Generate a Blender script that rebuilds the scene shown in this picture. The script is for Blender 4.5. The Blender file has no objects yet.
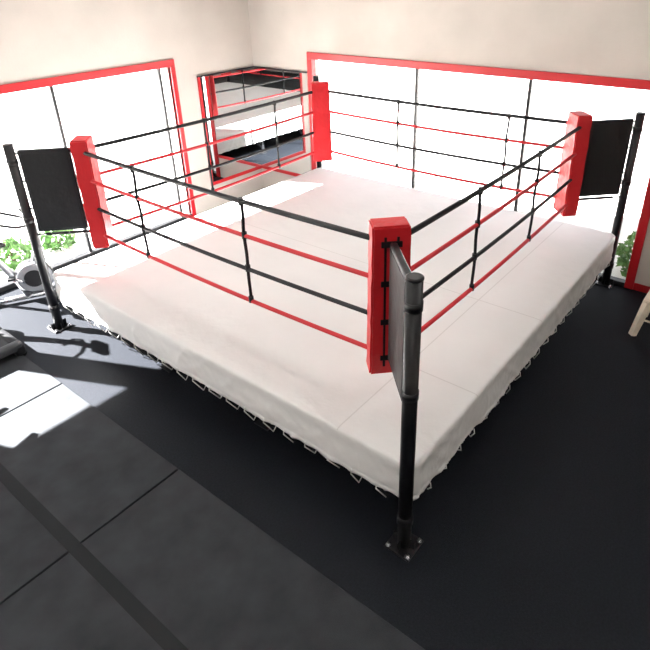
import bpy, bmesh, math, random
from mathutils import Vector, Matrix
random.seed(7)
sc=bpy.context.scene
D=bpy.data
# ------------------------------------------------------------------ materials
def mat(name,col,rough=.5,metal=0,noise=None,bump=None,spec=.5,emit=None,coat=0,bd=.02):
    m=D.materials.new(name); m.use_nodes=True; nt=m.node_tree; b=nt.nodes['Principled BSDF']
    b.inputs['Base Color'].default_value=(*col,1); b.inputs['Roughness'].default_value=rough
    b.inputs['Metallic'].default_value=metal; b.inputs['Specular IOR Level'].default_value=spec
    b.inputs['Coat Weight'].default_value=coat
    tc=nt.nodes.new('ShaderNodeTexCoord')
    if noise:
        sc_,amt=noise
        n=nt.nodes.new('ShaderNodeTexNoise'); n.inputs['Scale'].default_value=sc_; n.inputs['Detail'].default_value=6
        nt.links.new(tc.outputs['Object'],n.inputs['Vector'])
        r=nt.nodes.new('ShaderNodeValToRGB')
        r.color_ramp.elements[0].position=.3; r.color_ramp.elements[1].position=.7
        r.color_ramp.elements[0].color=(*[c*(1-amt) for c in col],1); r.color_ramp.elements[1].color=(*[min(1,c*(1+amt)) for c in col],1)
        nt.links.new(n.outputs['Fac'],r.inputs['Fac']); nt.links.new(r.outputs['Color'],b.inputs['Base Color'])
    if bump:
        bs,st=bump
        n2=nt.nodes.new('ShaderNodeTexNoise'); n2.inputs['Scale'].default_value=bs; n2.inputs['Detail'].default_value=4
        nt.links.new(tc.outputs['Object'],n2.inputs['Vector'])
        bp=nt.nodes.new('ShaderNodeBump'); bp.inputs['Strength'].default_value=st; bp.inputs['Distance'].default_value=bd
        nt.links.new(n2.outputs['Fac'],bp.inputs['Height']); nt.links.new(bp.outputs['Normal'],b.inputs['Normal'])
    if emit:
        b.inputs['Emission Color'].default_value=(1,.96,.9,1); b.inputs['Emission Strength'].default_value=emit
    return m
M={}
M['wall']=mat('wall_plaster',(.545,.50,.455),.85,noise=(1.2,.08),bump=(40,.15))
M['ceil']=mat('ceiling_paint',(.68,.68,.68),.9)
M['red']=mat('red_paint',(.50,.010,.016),.4)
M['floor']=mat('black_rubber_floor',(.0088,.0105,.0145),.6,noise=(60,.35),bump=(150,.2),spec=.12)
M['mat']=mat('rubber_mat',(.034,.037,.042),.65,noise=(4,.25),bump=(180,.3),spec=.12)
M['tape']=mat('black_tape',(.006,.007,.009),.5,spec=.2)
M['vinylred']=mat('red_vinyl',(.58,.012,.018),.42,bump=(12,.6))
M['black']=mat('black_steel',(.005,.005,.007),.38)
M['vinylblack']=mat('black_vinyl',(.008,.009,.011),.4,bump=(9,.25))
M['ropeblack']=mat('black_rope',(.006,.006,.008),.5,spec=.3)
M['ropered']=mat('red_rope',(.55,.02,.028),.5,spec=.3)
M['cord']=mat('white_cord',(.8,.79,.77),.8)
M['steel']=mat('steel_bolt',(.7,.7,.72),.25,metal=1)
M['silver']=mat('silver_plastic',(.30,.31,.33),.4,metal=.5)
M['darkgrey']=mat('dark_plastic',(.012,.012,.014),.5,spec=.3)
M['trimgrey']=mat('grey_side_rail',(.04,.041,.045),.5,spec=.3)
M['wood']=mat('pale_wood',(.78,.68,.55),.5,noise=(8,.15))
M['plywood']=mat('plywood_deck',(.05,.04,.03),.8)
M['pave']=mat('concrete_pavement',(.62,.61,.58),.9,noise=(2,.08))
M['leaf']=mat('leaf_green',(.08,.19,.04),.6,noise=(12,.4))
M['bark']=mat('bark_brown',(.12,.08,.05),.9)
M['carpaint']=mat('silver_car_paint',(.45,.47,.5),.3,metal=.3)
M['carglass']=mat('car_glass',(.10,.11,.12),.1)
M['tyre']=mat('tyre_rubber',(.03,.03,.03),.8)
M['fill_panel']=mat('fill_light_diffuser',(.9,.9,.9),.5,emit=4)  # glowing panel of the added ceiling fill lights
M['mirror']=mat('mirror_silvering',(.88,.9,.9),.015,metal=1)
M['alu']=mat('dark_window_mullion',(.02,.02,.022),.4)
# glass
g=D.materials.new('window_glass'); g.use_nodes=True; nt=g.node_tree; nt.nodes.clear()
o=nt.nodes.new('ShaderNodeOutputMaterial'); mx=nt.nodes.new('ShaderNodeMixShader'); tr=nt.nodes.new('ShaderNodeBsdfTransparent'); gl=nt.nodes.new('ShaderNodeBsdfGlossy')
gl.inputs['Roughness'].default_value=.02; mx.inputs[0].default_value=.05
nt.links.new(tr.outputs[0],mx.inputs[1]); nt.links.new(gl.outputs[0],mx.inputs[2]); nt.links.new(mx.outputs[0],o.inputs[0]); M['glass']=g
# canvas with faint panel seams
cv=mat('ring_canvas',(.765,.76,.752),.5,noise=(1.3,.035),bump=(5,.4),spec=.4,bd=.03); M['canvas']=cv
nt=cv.node_tree; b=nt.nodes['Principled BSDF']; tc=[n for n in nt.nodes if n.type=='TEX_COORD'][0]
src=b.inputs['Base Color'].links[0].from_socket
sep=nt.nodes.new('ShaderNodeSeparateXYZ'); nt.links.new(tc.outputs['Object'],sep.inputs[0])
def mth(op,a,bv=None,cl=False):
    n=nt.nodes.new('ShaderNodeMath'); n.operation=op; n.use_clamp=cl
    for i,v in enumerate((a,bv)):
        if v is None: continue
        if isinstance(v,(int,float)): n.inputs[i].default_value=v
        else: nt.links.new(v,n.inputs[i])
    return n.outputs[0]
tot=None
for ax,vals in ((0,(1.0,2.4)),(1,(.62,))):
    for v in vals:
        d=mth('ABSOLUTE',mth('SUBTRACT',sep.outputs[ax],v)); k=mth('LESS_THAN',d,.006)
        tot=k if tot is None else mth('MAXIMUM',tot,k)
up=mth('GREATER_THAN',sep.outputs[2],.75); tot=mth('MULTIPLY',mth('MULTIPLY',tot,up),.3)
mixc=nt.nodes.new('ShaderNodeMixRGB'); nt.links.new(tot,mixc.inputs[0]); nt.links.new(src,mixc.inputs[1]); mixc.inputs[2].default_value=(.35,.33,.31,1)
nt.links.new(mixc.outputs[0],b.inputs['Base Color'])

# ------------------------------------------------------------------ mesh builder
class MB:
    def __init__(s): s.v=[];s.f=[];s.m=[];s.sm=[];s.mats=[]
    def mi(s,k):
        if k not in s.mats: s.mats.append(k)
        return s.mats.index(k)
    def add(s,vs,fs,k,smooth=False):
        o=len(s.v); s.v+= [tuple(x) for x in vs]; i=s.mi(k)
        for f in fs: s.f.append([a+o for a in f]); s.m.append(i); s.sm.append(smooth)
    def bm(s,bm,k,smooth=False):
        bm.verts.index_update(); s.add([v.co[:] for v in bm.verts],[[v.index for v in f.verts] for f in bm.faces],k,smooth); bm.free()
    def box(s,c,sz,k,rot=None,bev=0,seg=2,smooth=False):
        b=bmesh.new(); bmesh.ops.create_cube(b,size=1); bmesh.ops.scale(b,vec=sz,verts=b.verts)
        if bev: bmesh.ops.bevel(b,geom=b.edges[:],offset=bev,segments=seg,affect='EDGES',profile=.5)
        mtx=Matrix.Translation(c)@(rot.to_4x4() if rot else Matrix.Identity(4)); bmesh.ops.transform(b,matrix=mtx,verts=b.verts)
        s.bm(b,k,smooth or bev>0.015)
    def box2(s,a,c,k,bev=0): s.box([(a[i]+c[i])/2 for i in range(3)],[abs(c[i]-a[i]) for i in range(3)],k,bev=bev)
    def tube(s,pts,r,k,n=12,caps=True,smooth=True):
        pts=[Vector(p) for p in pts]; rs=r if isinstance(r,(list,tuple)) else [r]*len(pts)
        vs=[];fs=[]; prev=None
        for i,p in enumerate(pts):
            t=(pts[min(i+1,len(pts)-1)]-pts[max(i-1,0)]).normalized()
            if prev is None:
                a=Vector((0,0,1)) if abs(t.z)<.9 else Vector((1,0,0)); x=t.cross(a).normalized()
            else: x=(prev-t*prev.dot(t)).normalized()
            prev=x; y=t.cross(x)
            for j in range(n):
                an=2*math.pi*j/n; vs.append(p+(x*math.cos(an)+y*math.sin(an))*rs[i])
        for i in range(len(pts)-1):
            for j in range(n):
                a=i*n+j;b_=i*n+(j+1)%n; fs.append([a,b_,b_+n,a+n])
        s.add(vs,fs,k,smooth)
        if caps:
            o=len(s.v)-len(vs); i=s.mi(k)
            s.f.append([o+j for j in range(n)][::-1]); s.m.append(i); s.sm.append(False)
            s.f.append([o+(len(pts)-1)*n+j for j in range(n)]); s.m.append(i); s.sm.append(False)
    def cyl(s,a,b,r,k,n=24): s.tube([a,b],r,k,n)
    def make(s,name,parent=None,loc=None):
        me=D.meshes.new(name); me.from_pydata(s.v,[],s.f); me.update()
        for k in s.mats: me.materials.append(M[k])
        me.polygons.foreach_set('material_index',s.m); me.polygons.foreach_set('use_smooth',s.sm)
        ob=D.objects.new(name,me); sc.collection.objects.link(ob)
        if parent: ob.parent=parent
        if loc: ob.location=loc
        return ob
def empty(name,loc=(0,0,0)):
    e=D.objects.new(name,None); sc.collection.objects.link(e); e.location=loc; e.empty_display_size=.2; return e

WX=5.09; WY=6.58; X0=-6.0; Y0=-5.0; CH=4.7; T=.2; TRT=2.68; TRB=2.57
# ------------------------------------------------------------------ room
m=MB(); m.box2((X0-T,Y0-T,-.2),(WX+T,WY+T,0),'floor'); m.make('floor')
m=MB(); m.box2((X0-T,Y0-T,CH),(WX+T,WY+T,CH+.2),'ceil'); m.make('ceiling')
m=MB(); m.box2((WX,Y0,TRB),(WX+T,WY+T,CH),'wall'); m.box2((WX,5.19,0),(WX+T,WY+T,TRB),'wall'); m.box2((WX,Y0,0),(WX+T,-.36,TRB),'wall'); m.make('wall_right')
m=MB(); m.box2((X0,WY,TRB),(WX,WY+T,CH),'wall'); m.box2((3.28,WY,0),(WX,WY+T,TRB),'wall'); m.box2((X0,WY,0),(-5.6,WY+T,TRB),'wall'); m.box2((-1.66,WY,0),(-1.42,WY+T,TRB),'wall'); m.make('wall_left')  # last box: unseen pier added to break up the sun patch
m=MB(); m.box2((X0-T,Y0,0),(X0,WY+T,CH),'wall'); m.make('wall_back')
m=MB(); m.box2((X0,Y0-T,0),(WX+T,Y0,CH),'wall'); m.make('wall_near')
def mull(mb,a,c): mb.box2(a,c,'alu',bev=.004)
w=empty('window_1')
m=MB()
m.box2((WX-.03,-.36,TRB),(WX+.08,5.25,TRT),'red',bev=.006)
m.box2((WX-.03,-.38,0),(WX+.08,-.27,TRB),'red',bev=.006)
m.box2((WX-.03,5.15,0),(WX+.08,5.25,TRB),'red',bev=.006)
m.box2((WX-.03,-.27,0),(WX+.08,5.15,.07),'alu',bev=.006); m.make('frame',w)
m=MB()
for y in (3.12,1.376): mull(m,(WX+.0,y-.022,.07),(WX+.06,y+.022,TRB))
m.make('mullions',w)
m=MB(); m.box2((WX+.05,-.27,.07),(WX+.056,5.15,TRB),'glass'); m.make('glass',w)
m=MB(); m.box2((WX-.02,Y0,0),(WX,-.38,.1),'red',bev=.004); m.make('baseboard_right')
m=MB(); m.box2((WX-.03,Y0,TRB),(WX,-.38,TRT),'red',bev=.004); m.make('trim_1')
w=empty('window_2'); m=MB()
m.box2((-5.6,WY-.03,TRB),(3.36,WY+.08,TRT),'red',bev=.006)
m.box2((3.28,WY-.03,0),(3.36,WY+.08,TRB),'red',bev=.006)
m.box2((-5.6,WY-.03,0),(-5.5,WY+.08,TRB),'red',bev=.006)
m.box2((-1.72,WY-.03,0),(-1.64,WY+.08,TRB),'red',bev=.006); m.box2((-1.44,WY-.03,0),(-1.36,WY+.08,TRB),'red',bev=.006)  # red borders of the added, unseen shadow-casting pier
m.box2((-5.5,WY-.03,0),(3.28,WY+.08,.07),'alu',bev=.006); m.make('frame',w)
m=MB()
for x in (3.08,1.33,-.42,-2.9,-4.2): mull(m,(x-.022,WY,.07),(x+.022,WY+.06,TRB))
m.make('mullions',w)
m=MB(); m.box2((-1.4,WY+.05,.07),(3.28,WY+.056,TRB),'glass'); m.box2((-5.5,WY+.05,.07),(-1.68,WY+.056,TRB),'glass'); m.make('glass',w)
w=empty('wall_mirror'); m=MB()
m.box2((3.82,WY-.02,.5),(WX-.02,WY-.004,2.33),'mirror'); m.box2((WX-.02,5.28,.5),(WX-.004,WY-.02,2.33),'mirror'); m.make('mirror_glass',w)
m=MB()
m.box2((3.78,WY-.035,.44),(3.83,WY-.001,2.34),'red',bev=.004)
m.box2((3.83,WY-.035,.44),(WX-.035,WY-.001,.50),'red',bev=.004); m.box2((WX-.035,5.27,.44),(WX-.001,WY-.001,.50),'red',bev=.004)
m.box2((3.78,WY-.03,2.335),(WX-.03,WY-.001,2.36),'alu'); m.box2((WX-.03,5.27,2.335),(WX-.001,WY-.001,2.36),'alu'); m.make('mirror_frame',w)

# ------------------------------------------------------------------ floor mats
mats=empty('floor_mats'); m=MB()
ex=[-.6,-1.58,-2.56,-3.54,-4.52,-5.5]; ys=[-4.0,1.94,3.92,5.9]
for i in range(5):
    for j in range(3):
        m.box2((ex[i+1]+.009,ys[j]+.009,.0),(ex[i]-.009,ys[j+1]-.009,.022),'mat',bev=.005)
m.make('mat_tiles',mats)
m=MB()
m.box2((-1.635,-4,.021),(-1.535,5.9,.0245),'tape'); m.make('seam_tape',mats)

# ------------------------------------------------------------------ boxing ring
ring=empty('boxing_ring'); S=5.0; ZT=.765; ZB=.39; YL=-.07
from mathutils import noise as NZ
def perim(ins,rad,n=70,nc=8):
    pts=[];lo=ins;hi=S-ins;ly=YL+ins;r=max(rad,.001)
    cs=[((lo+r,ly+r),180),((hi-r,ly+r),270),((hi-r,hi-r),0),((lo+r,hi-r),90)]
    for ci,((cx,cy),a0) in enumerate(cs):
        for j in range(nc+1):
            a=math.radians(a0+90*j/nc); pts.append((cx+r*math.cos(a),cy+r*math.sin(a),math.cos(a),math.sin(a)))
        nx=cs[(ci+1)%4]; a=math.radians(nx[1]); e=(nx[0][0]+r*math.cos(a),nx[0][1]+r*math.sin(a)); p=pts[-1]
        for j in range(1,n*4):
            t=j/(n*4); pts.append((p[0]+(e[0]-p[0])*t,p[1]+(e[1]-p[1])*t,p[2],p[3]))
    return pts
rows=[(.30,.03,ZT+.003,0),(.07,.05,ZT+.002,0),(.03,.08,ZT+.0,0),(.012,.10,ZT-.005,.1),(.002,.11,ZT-.016,.3),(.0,.12,ZT-.04,.5),(-.001,.12,ZT-.07,.7),(.001,.12,ZT-.09,.8),(.003,.12,ZT-.12,1),(.001,.12,ZT-.15,1.1),(-.003,.12,ZT-.18,1.1),(-.004,.12,ZT-.21,1.2),(-.004,.12,ZT-.24,1.2),(-.003,.12,ZT-.27,1.2),(-.003,.12,ZT-.30,1.2),(.003,.12,ZB+.042,1.2),(-.006,.12,ZB+.034,1.2),(-.004,.12,ZB+.015,1.3),(.0,.12,ZB,1.3),(.02,.12,ZB+.004,1.3)]
m=MB(); vs=[]; N=None
def ridged(v): return (1-abs(NZ.noise(v))*2.2)
for ri,(ins,rad,z,wv) in enumerate(rows):
    P=perim(ins,rad); N=len(P); 
    for (x,y,nx,ny) in P:
        s_=x+y
        a=ridged(Vector((s_*2.6+z*3.0,z*2.2,nx*3+7))); b2=ridged(Vector((s_*6.5-z*7,z*4,ny*3+2)))
        wob=((max(a,0)**3)*.012+(max(b2,0)**4)*.009+NZ.noise(Vector((x*1.5,y*1.5,z*2)))*.012-.008)*wv
        tie=abs(math.sin(math.pi*(x-y)/.24)) if ri>=14 else 0
        zz=z+ (0.014*tie if ri>=15 else 0)+ (.003*NZ.noise(Vector((x*4,y*4,0))) if wv>.2 else .004*NZ.noise(Vector((x*2,y*2,5))))
        if abs(nx)>.05 and abs(ny)>.05: wob=abs(wob)*.3
        vs.append((x+nx*wob,y+ny*wob,zz))
fs=[]
for r_ in range(len(rows)-1):
    for j in range(N):
        a=r_*N+j;b_=r_*N+(j+1)%N; fs.append([a,a+N,b_+N,b_])
fs.append(list(range(N)))
m.add(vs,fs,'canvas',True); m.make('canvas_cover',ring)
m=MB(); m.box2((.08,.03,.66),(S-.08,S-.08,.75),'plywood'); m.make('deck',ring)
m=MB()
for v in (.15,1.3,2.5,3.7,S-.15):
    m.box2((.12,v-.03,.54),(S-.12,v+.03,.66),'black'); m.box2((v-.03,.12,.50),(v+.03,S-.12,.62),'black')
for x in (.3,1.75,3.25,4.7):
    for y in (.3,1.75,3.25,4.7):
        if (x in(.3,4.7)) and (y in(.3,4.7)): continue
        m.box2((x-.035,y-.035,0),(x+.035,y+.035,.56),'black'); m.box2((x-.09,y-.09,0),(x+.09,y+.09,.012),'black')
for y in (.3,4.7): 
    for x in (1.75,3.25): m.cyl((x,y,.12),(x+.45,y,.55),.018,'black',10)
for x in (.3,4.7):
    for y in (1.75,3.25): m.cyl((x,y,.12),(x,y+.45,.55),.018,'black',10)
m.make('steel_underframe',ring)
# lacing cords
m=MB(); rr=random.Random(11)
def tie(px,py,nx,ny):
    tx,ty=abs(ny),abs(nx); L=rr.uniform(.08,.13); dr=rr.uniform(.03,.08)*(-1 if nx else 1)
    o1=.018
    m.tube([(px+nx*.010,py+ny*.010,ZB+.05),(px+nx*o1,py+ny*o1,ZB+.0)],.005,'cord',6)
    p0=(px+nx*o1,py+ny*o1,ZB+.005); p1=(px-nx*.04+tx*dr,py-ny*.04+ty*dr,ZB-L)
    m.tube([p0,p1],.005,'cord',6)
    if rr.random()<.5: m.tube([p1,(px-nx*.17+tx*(dr-.05),py-ny*.17+ty*(dr-.05),.5)],.0045,'cord',6)
for i in range(1,21):
    v=i*.24
    if v>4.85: break
    tie(v,YL,0,-1); tie(0,v,-1,0)
m.make('lacing_cords',ring)

corners={'N':(0,0,1,1),'R':(S,0,-1,1),'L':(0,S,1,-1),'F':(S,S,-1,-1)}
PZ0,PZ1=1.10,2.345
HZ=[2.21,1.9,1.58,1.26]; o_=.45
for ci,(k,(cx,cy,dx,dy)) in enumerate(corners.items(),1):
    q_=-.035; px,py=cx+dx*q_,cy+dy*q_
    m=MB()
    m.cyl((px,py,0),(px,py,2.30),.052,'black',32); m.tube([(px,py,2.30),(px,py,2.312),(px,py,2.318)],[.056,.056,.045],'black',32)
    m.tube([(px,py,ZB-.14),(px,py,ZB-.06)],.06,'black',32)
    m.box((px,py,.008),(.22,.22,.016),'black',bev=.004)
    for sx in (-1,1):
        for sy in (-1,1):
            m.cyl((px+sx*.085,py+sy*.085,.016),(px+sx*.085,py+sy*.085,.04),.012,'steel',6); m.cyl((px+sx*.085,py+sy*.085,.015),(px+sx*.085,py+sy*.085,.021),.022,'steel',16)
    for sx,sy in ((1,0),(-1,0),(0,1),(0,-1)):
        m.box((px+sx*.07,py+sy*.07,.05),(.05 if sx else .008,.05 if sy else .008,.08),'black')
    m.make('corner_post_%d'%ci,ring)
    ang=math.atan2(dy,dx); R=Matrix.Rotation(ang,3,'Z'); dg=Vector((dx,dy,0)).normalized(); tg=Vector((-dg.y,dg.x,0))
    c=Vector((cx,cy,0))
    m=MB(); pc=c+dg*.30; m.box((pc.x,pc.y,1.775),(.54,.055,.95),'vinylblack',rot=R,bev=.014,seg=3)
    m.box((pc.x,pc.y,1.775),(.48,.062,.89),'vinylblack',rot=R,bev=.004,seg=1)
    for z in (1.45,2.12): 
        q=c-dg*.049; m.tube([(q.x,q.y,z-.03),(q.x,q.y,z+.03)],.058,'black',24)
    m.make('post_board_%d'%ci,ring)
    m=MB(); pc=c+dg*.71
    b=bmesh.new(); bmesh.ops.create_cube(b,size=1); bmesh.ops.scale(b,vec=(.18,.27,PZ1-PZ0),verts=b.verts)
    bmesh.ops.subdivide_edges(b,edges=[e for e in b.edges if abs((e.verts[0].co-e.verts[1].co).z)>.5],cuts=12)
    bmesh.ops.bevel(b,geom=[e for e in b.edges if abs((e.verts[0].co-e.verts[1].co).z)>.01 and e.calc_face_angle(0)>1]+[e for e in b.edges if e.calc_face_angle(0)>1 and abs(e.verts[0].co.z)>.5 and abs((e.verts[0].co-e.verts[1].co).z)<.01],offset=.013,segments=2,affect='EDGES')
    for v in b.verts:
        t=(v.co.z/(PZ1-PZ0)+.5); w_=1+.14*(1-t); v.co.y*=w_; v.co.x+=.004*math.sin(t*22+ci); v.co.y+=.003*math.sin(t*31+2*ci)
        if t>.97: v.co.z+=.006*math.sin(v.co.x*40+v.co.y*25)
    bmesh.ops.transform(b,matrix=Matrix.Translation((pc.x,pc.y,(PZ0+PZ1)/2))@R.to_4x4(),verts=b.verts)
    m.bm(b,'vinylred',False)
    for sg in (-1,1):
        q=pc-dg*.091+tg*sg*.045
        m.box((q.x,q.y,(PZ0+PZ1)/2),(.008,.018,PZ1-PZ0-.16),'ropeblack',rot=R)
    for z in HZ:
        q=pc-dg*.092; m.box((q.x,q.y,z),(.016,.15,.045),'ropeblack',rot=R,bev=.004)
    for z in HZ:
        q0=c+dg*.0; q1=c+dg*.63
        m.tube([(q0.x,q0.y,z),(q0.x+dg.x*.1,q0.y+dg.y*.1,z)],.012,'steel',8)
        m.tube([(q0.x+dg.x*.1,q0.y+dg.y*.1,z),(q1.x,q1.y,z)],.018,'black',10)
    m.make('turnbuckle_pad_%d'%ci,ring)
# ropes
sides=[((o_,o_),(S-o_,o_)),((o_,o_),(o_,S-o_)),((S-o_,o_),(S-o_,S-o_)),((o_,S-o_),(S-o_,S-o_))]
spc=[(.335,.665),(.37,.75),(.23,.64),(.43,.75)]
m=MB(); m2=MB()
for si,(a,b_) in enumerate(sides):
    a=Vector((*a,0));b_=Vector((*b_,0)); t=(b_-a).normalized()
    for hi,z in enumerate(HZ):
        pts=[]
        for j in range(33):
            u_=j/32; q=a+(b_-a)*u_; sag=-.022*math.sin(math.pi*u_)*(1+.3*hi)
            pts.append((q.x,q.y,z+sag))
        k='ropeblack' if hi in(0,2) else 'ropered'
        (m if k=='ropeblack' else m2).tube(pts,(.0225 if hi==0 else .0195),k,10)
        for e_,sg in ((a,1),(b_,-1)):
            m.tube([(e_.x+t.x*sg*.10,e_.y+t.y*sg*.10,z),(e_.x+t.x*sg*.16,e_.y+t.y*sg*.16,z-.002)],.026,'ropeblack',10)
m.make('black_ropes',ring); m2.make('red_ropes',ring)
m=MB()
for si,(a,b_) in enumerate(sides):
    a=Vector((*a,0));b_=Vector((*b_,0))
    for u_ in spc[si]:
        q=a+(b_-a)*u_; pts=[]
        for j in range(17):
            z=HZ[0]+.01+(HZ[3]-.03-HZ[0])*j/16; pts.append((q.x+.006*math.sin(j*.9+si),q.y+.006*math.cos(j*.8+si),z-.022))
        m.tube(pts,.015,'ropeblack',8)
        for z in HZ: m.tube([(q.x,q.y,z-.022-.03),(q.x,q.y,z-.022+.03)],.024,'ropeblack',10)
m.make('rope_spacers',ring)

# ------------------------------------------------------------------ exercise bike
def bike(loc,rz):
    e=empty('exercise_bike',loc); e.rotation_euler=(0,0,rz)
    m=MB()
    m.tube([(-.45,0,.06),(.42,0,.06)],.035,'silver',16)
    m.box((-.45,0,.045),(.09,.46,.08),'darkgrey',bev=.02); m.box((.42,0,.045),(.09,.46,.08),'darkgrey',bev=.02)
    m.tube([(.1,0,.08),(.0,0,.35),(-.14,0,.62),(-.22,0,.80)],[.05,.05,.04,.035],'silver',16)
    m.tube([(.2,0,.3),(.34,0,.7),(.38,0,1.0),(.33,0,1.2)],[.07,.055,.045,.04],'silver',16)
    m.make('frame',e)
    m=MB()
    for sy in (-1,1):
        m.tube([(.22,sy*.055,.34),(.22,sy*.085,.34)],[.23,.19],'silver',32); m.tube([(.22,sy*.084,.34),(.22,sy*.092,.34)],.12,'darkgrey',32)
    m.tube([(.22,-.056,.34),(.22,.056,.34)],.23,'darkgrey',32)
    m.make('flywheel_housing',e)
    m=MB(); m.tube([(-.36,0,.86),(-.30,0,.87),(-.20,0,.86),(-.08,0,.85),(.0,0,.84)],[.05,.11,.10,.05,.02],'darkgrey',16); m.make('seat',e)
    m=MB(); m.box((.33,0,1.25),(.06,.26,.2),'darkgrey',rot=Matrix.Rotation(-.4,3,'Y'),bev=.02)
    for sy in (-1,1):
        m.tube([(.35,0,1.1),(.31,sy*.14,1.1),(.2,sy*.21,1.12),(.05,sy*.22,1.18),(-.02,sy*.21,1.22)],.018,'darkgrey',10)
        m.tube([(.1,sy*.09,.33),(.1,sy*.14,.33),(.1+sy*.12,sy*.15,.33-sy*.11)],.014,'steel',8)
        m.box((.1+sy*.12,sy*.19,.33-sy*.11),(.1,.09,.03),'darkgrey',bev=.008)
    m.make('console_and_handlebar',e)
    return e
bike((.0,6.06,0),math.radians(-28))
bike((-1.05,6.06,0),math.radians(-28))  # extra bike out of view, added for its cast shadow
# ------------------------------------------------------------------ treadmill
e=empty('treadmill',(-.60,5.08,.0)); m=MB()
m.box((-.85,0,.13),(1.7,.46,.06),'darkgrey',bev=.01)
m.box((-.85,.27,.15),(1.75,.10,.11),'trimgrey',bev=.03); m.box((-.85,-.27,.15),(1.75,.10,.11),'trimgrey',bev=.03)
m.box((-.02,0,.10),(.12,.64,.14),'darkgrey',bev=.03); m.box((-1.6,0,.16),(.35,.66,.26),'darkgrey',bev=.05)
m.tube([(.0,-.30,.04),(.0,.30,.04)],.04,'darkgrey',16)
m.make('running_deck',e); m=MB()
for sy in (-1,1):
    m.tube([(-1.6,sy*.3,.2),(-1.72,sy*.3,1.2)],.035,'silver',12); m.tube([(-1.72,sy*.3,1.15),(-1.2,sy*.3,1.05)],.025,'darkgrey',12)
m.box((-1.75,0,1.3),(.12,.66,.3),'darkgrey',bev=.03); m.make('console',e)
# ------------------------------------------------------------------ wooden chair (right edge)
e=empty('wooden_chair',(4.2,-.90,0)); m=MB()
m.box((0,0,.45),(.44,.44,.04),'wood',bev=.012)
for sx in (-1,1):
    for sy in (-1,1):
        m.tube([(sx*.17,sy*.17,.44),(sx*.26,sy*.24,.0)],[.055,.045],'wood',4,smooth=False)
    m.tube([(sx*.2,-.2,.2),(sx*.2,.2,.2)],.012,'wood',8)
for sx in (-1,1): m.tube([(sx*.18,-.19,.45),(sx*.19,-.27,.88)],.018,'wood',10)
m.box((0,-.255,.80),(.44,.025,.14),'wood',bev=.01); m.box((0,-.235,.64),(.40,.02,.06),'wood',bev=.008); m.make('chair_frame',e)

# ------------------------------------------------------------------ unseen fill lights added on the ceiling
for x in (-3.5,1.2,):
    for y in (-2.2,3.0):
        e=empty('added_fill_light',(x,y,CH)); m=MB()
        m.box((0,0,-.05),(1.3,.35,.08),'ceil',bev=.01); m.box((0,0,-.095),(1.2,.28,.012),'fill_panel'); m.make('housing',e)
        L=D.lights.new('tube','AREA'); L.shape='RECTANGLE'; L.size=1.2; L.size_y=.3; L.energy=30; L.color=(1,.98,.96)  # area light added to brighten the room
        lo=D.objects.new('tube',L); sc.collection.objects.link(lo); lo.parent=e; lo.location=(0,0,-.12)

# ------------------------------------------------------------------ exterior
m=MB(); m.box2((-40,-40,-.3),(60,60,-.21),'pave'); m.make('ground')
def bush(loc,r,h,n=700,seed=1):
    rr=random.Random(seed); m=MB()
    for i in range(5):
        a=i*1.3; m.tube([(0,0,0),(math.cos(a)*r*.3,math.sin(a)*r*.3,h*.7)],[.03,.01],'bark',6)
    for i in range(n):
        u_=rr.uniform(0,2*math.pi); v=rr.uniform(0,1); q=rr.uniform(.65,1)
        z=h*(.08+.9*v); w_=r*math.sqrt(max(.05,1-(2*v-.8)**2))*q*(1+.2*math.sin(3*u_))
        c=Vector((w_*math.cos(u_),w_*math.sin(u_),z)); ax=Vector((rr.gauss(0,1),rr.gauss(0,1),rr.gauss(0,1))).normalized(); bx=ax.orthogonal().normalized(); s_=rr.uniform(.04,.08)
        m.add([c-ax*s_,c+bx*s_*.5,c+ax*s_,c-bx*s_*.5],[[0,1,2,3]],'leaf')
    return m.make('garden_shrub',None,loc)
for i,(x,y,r,h) in enumerate([(.6,7.7,.35,.45),(1.4,7.8,.3,.35),(-1.2,7.7,.4,.5),(5.95,-.25,.34,.75)]):
    bush((x,y,-.21),r,h,n=450,seed=i)
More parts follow.
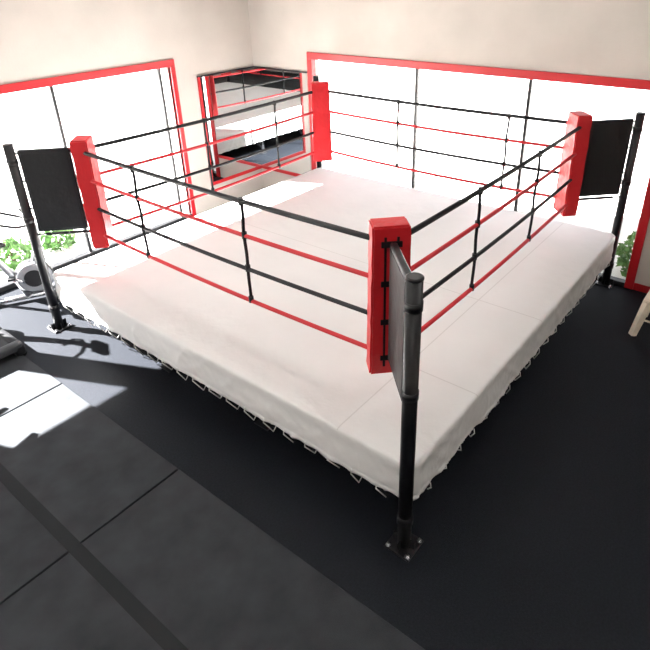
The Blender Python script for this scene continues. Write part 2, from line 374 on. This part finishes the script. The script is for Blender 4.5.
def car(loc,rz):
    e=empty('parked_car',loc); e.rotation_euler=(0,0,rz)
    prof=[(-2.2,.35),(-2.25,.6),(-2.1,.85),(-1.5,.95),(-.9,1.38),(.5,1.42),(1.15,1.0),(1.95,.88),(2.2,.65),(2.2,.35)]
    m=MB(); b=bmesh.new(); vs=[b.verts.new((x,-.85,z)) for x,z in prof]; f=b.faces.new(vs); r_=bmesh.ops.extrude_face_region(b,geom=[f]); 
    bmesh.ops.translate(b,vec=(0,1.7,0),verts=[v for v in r_['geom'] if isinstance(v,bmesh.types.BMVert)])
    for v in b.verts:
        if v.co.z>1.1: v.co.y*=.8
    bmesh.ops.recalc_face_normals(b,faces=b.faces[:]); bmesh.ops.bevel(b,geom=b.edges[:],offset=.06,segments=2,affect='EDGES'); m.bm(b,'carpaint',True); m.make('body',e)
    m=MB()
    for sy in (-1,1):
        m.add([(-1.25,sy*.86,1.0),(1.0,sy*.86,1.0),(.45,sy*.73,1.33),(-.85,sy*.73,1.33)],[[0,1,2,3]],'carglass')
    m.make('side_windows',e); m=MB()
    for sx in (-1.4,1.4):
        for sy in (-1,1): m.cyl((sx,sy*.7,.33),(sx,sy*.9,.33),.33,'tyre',24); m.cyl((sx,sy*.89,.33),(sx,sy*.91,.33),.2,'steel',16)
    m.make('wheels',e)
car((1.0,19,-.21),0)

# ------------------------------------------------------------------ world + sun
w=D.worlds.new('World'); sc.world=w; w.use_nodes=True; bg=w.node_tree.nodes['Background']
bg.inputs[0].default_value=(.92,.95,1,1); bg.inputs[1].default_value=1.9
L=D.lights.new('sun','SUN'); L.energy=130; L.angle=math.radians(.6); L.color=(1,.985,.965)
so=D.objects.new('sun',L); sc.collection.objects.link(so)
el=math.radians(34); ax_,ay_=Vector((.42,-.907)).normalized(); dirv=Vector((ax_*math.cos(el),ay_*math.cos(el),-math.sin(el)))
so.rotation_euler=dirv.to_track_quat('-Z','Y').to_euler(); so.location=(-5,20,15)

# ------------------------------------------------------------------ camera
cam=D.cameras.new('camera'); co=D.objects.new('camera',cam); sc.collection.objects.link(co); sc.camera=co
r=Vector((0.61565,-0.78776,-0.02004)); u=Vector((0.36924,0.26591,0.89048)); f=Vector((0.69616,0.55563,-0.45458))
co.matrix_world=Matrix(((r.x,u.x,-f.x,-2.6105),(r.y,u.y,-f.y,-1.5625),(r.z,u.z,-f.z,3.916),(0,0,0,1)))
cam.sensor_width=36; cam.lens=580.86/650*36; cam.shift_x=-.0283; cam.shift_y=-.0931
cam.clip_start=.05; cam.clip_end=300
sc.view_settings.view_transform='Standard'; sc.view_settings.look='None'; sc.view_settings.exposure=0
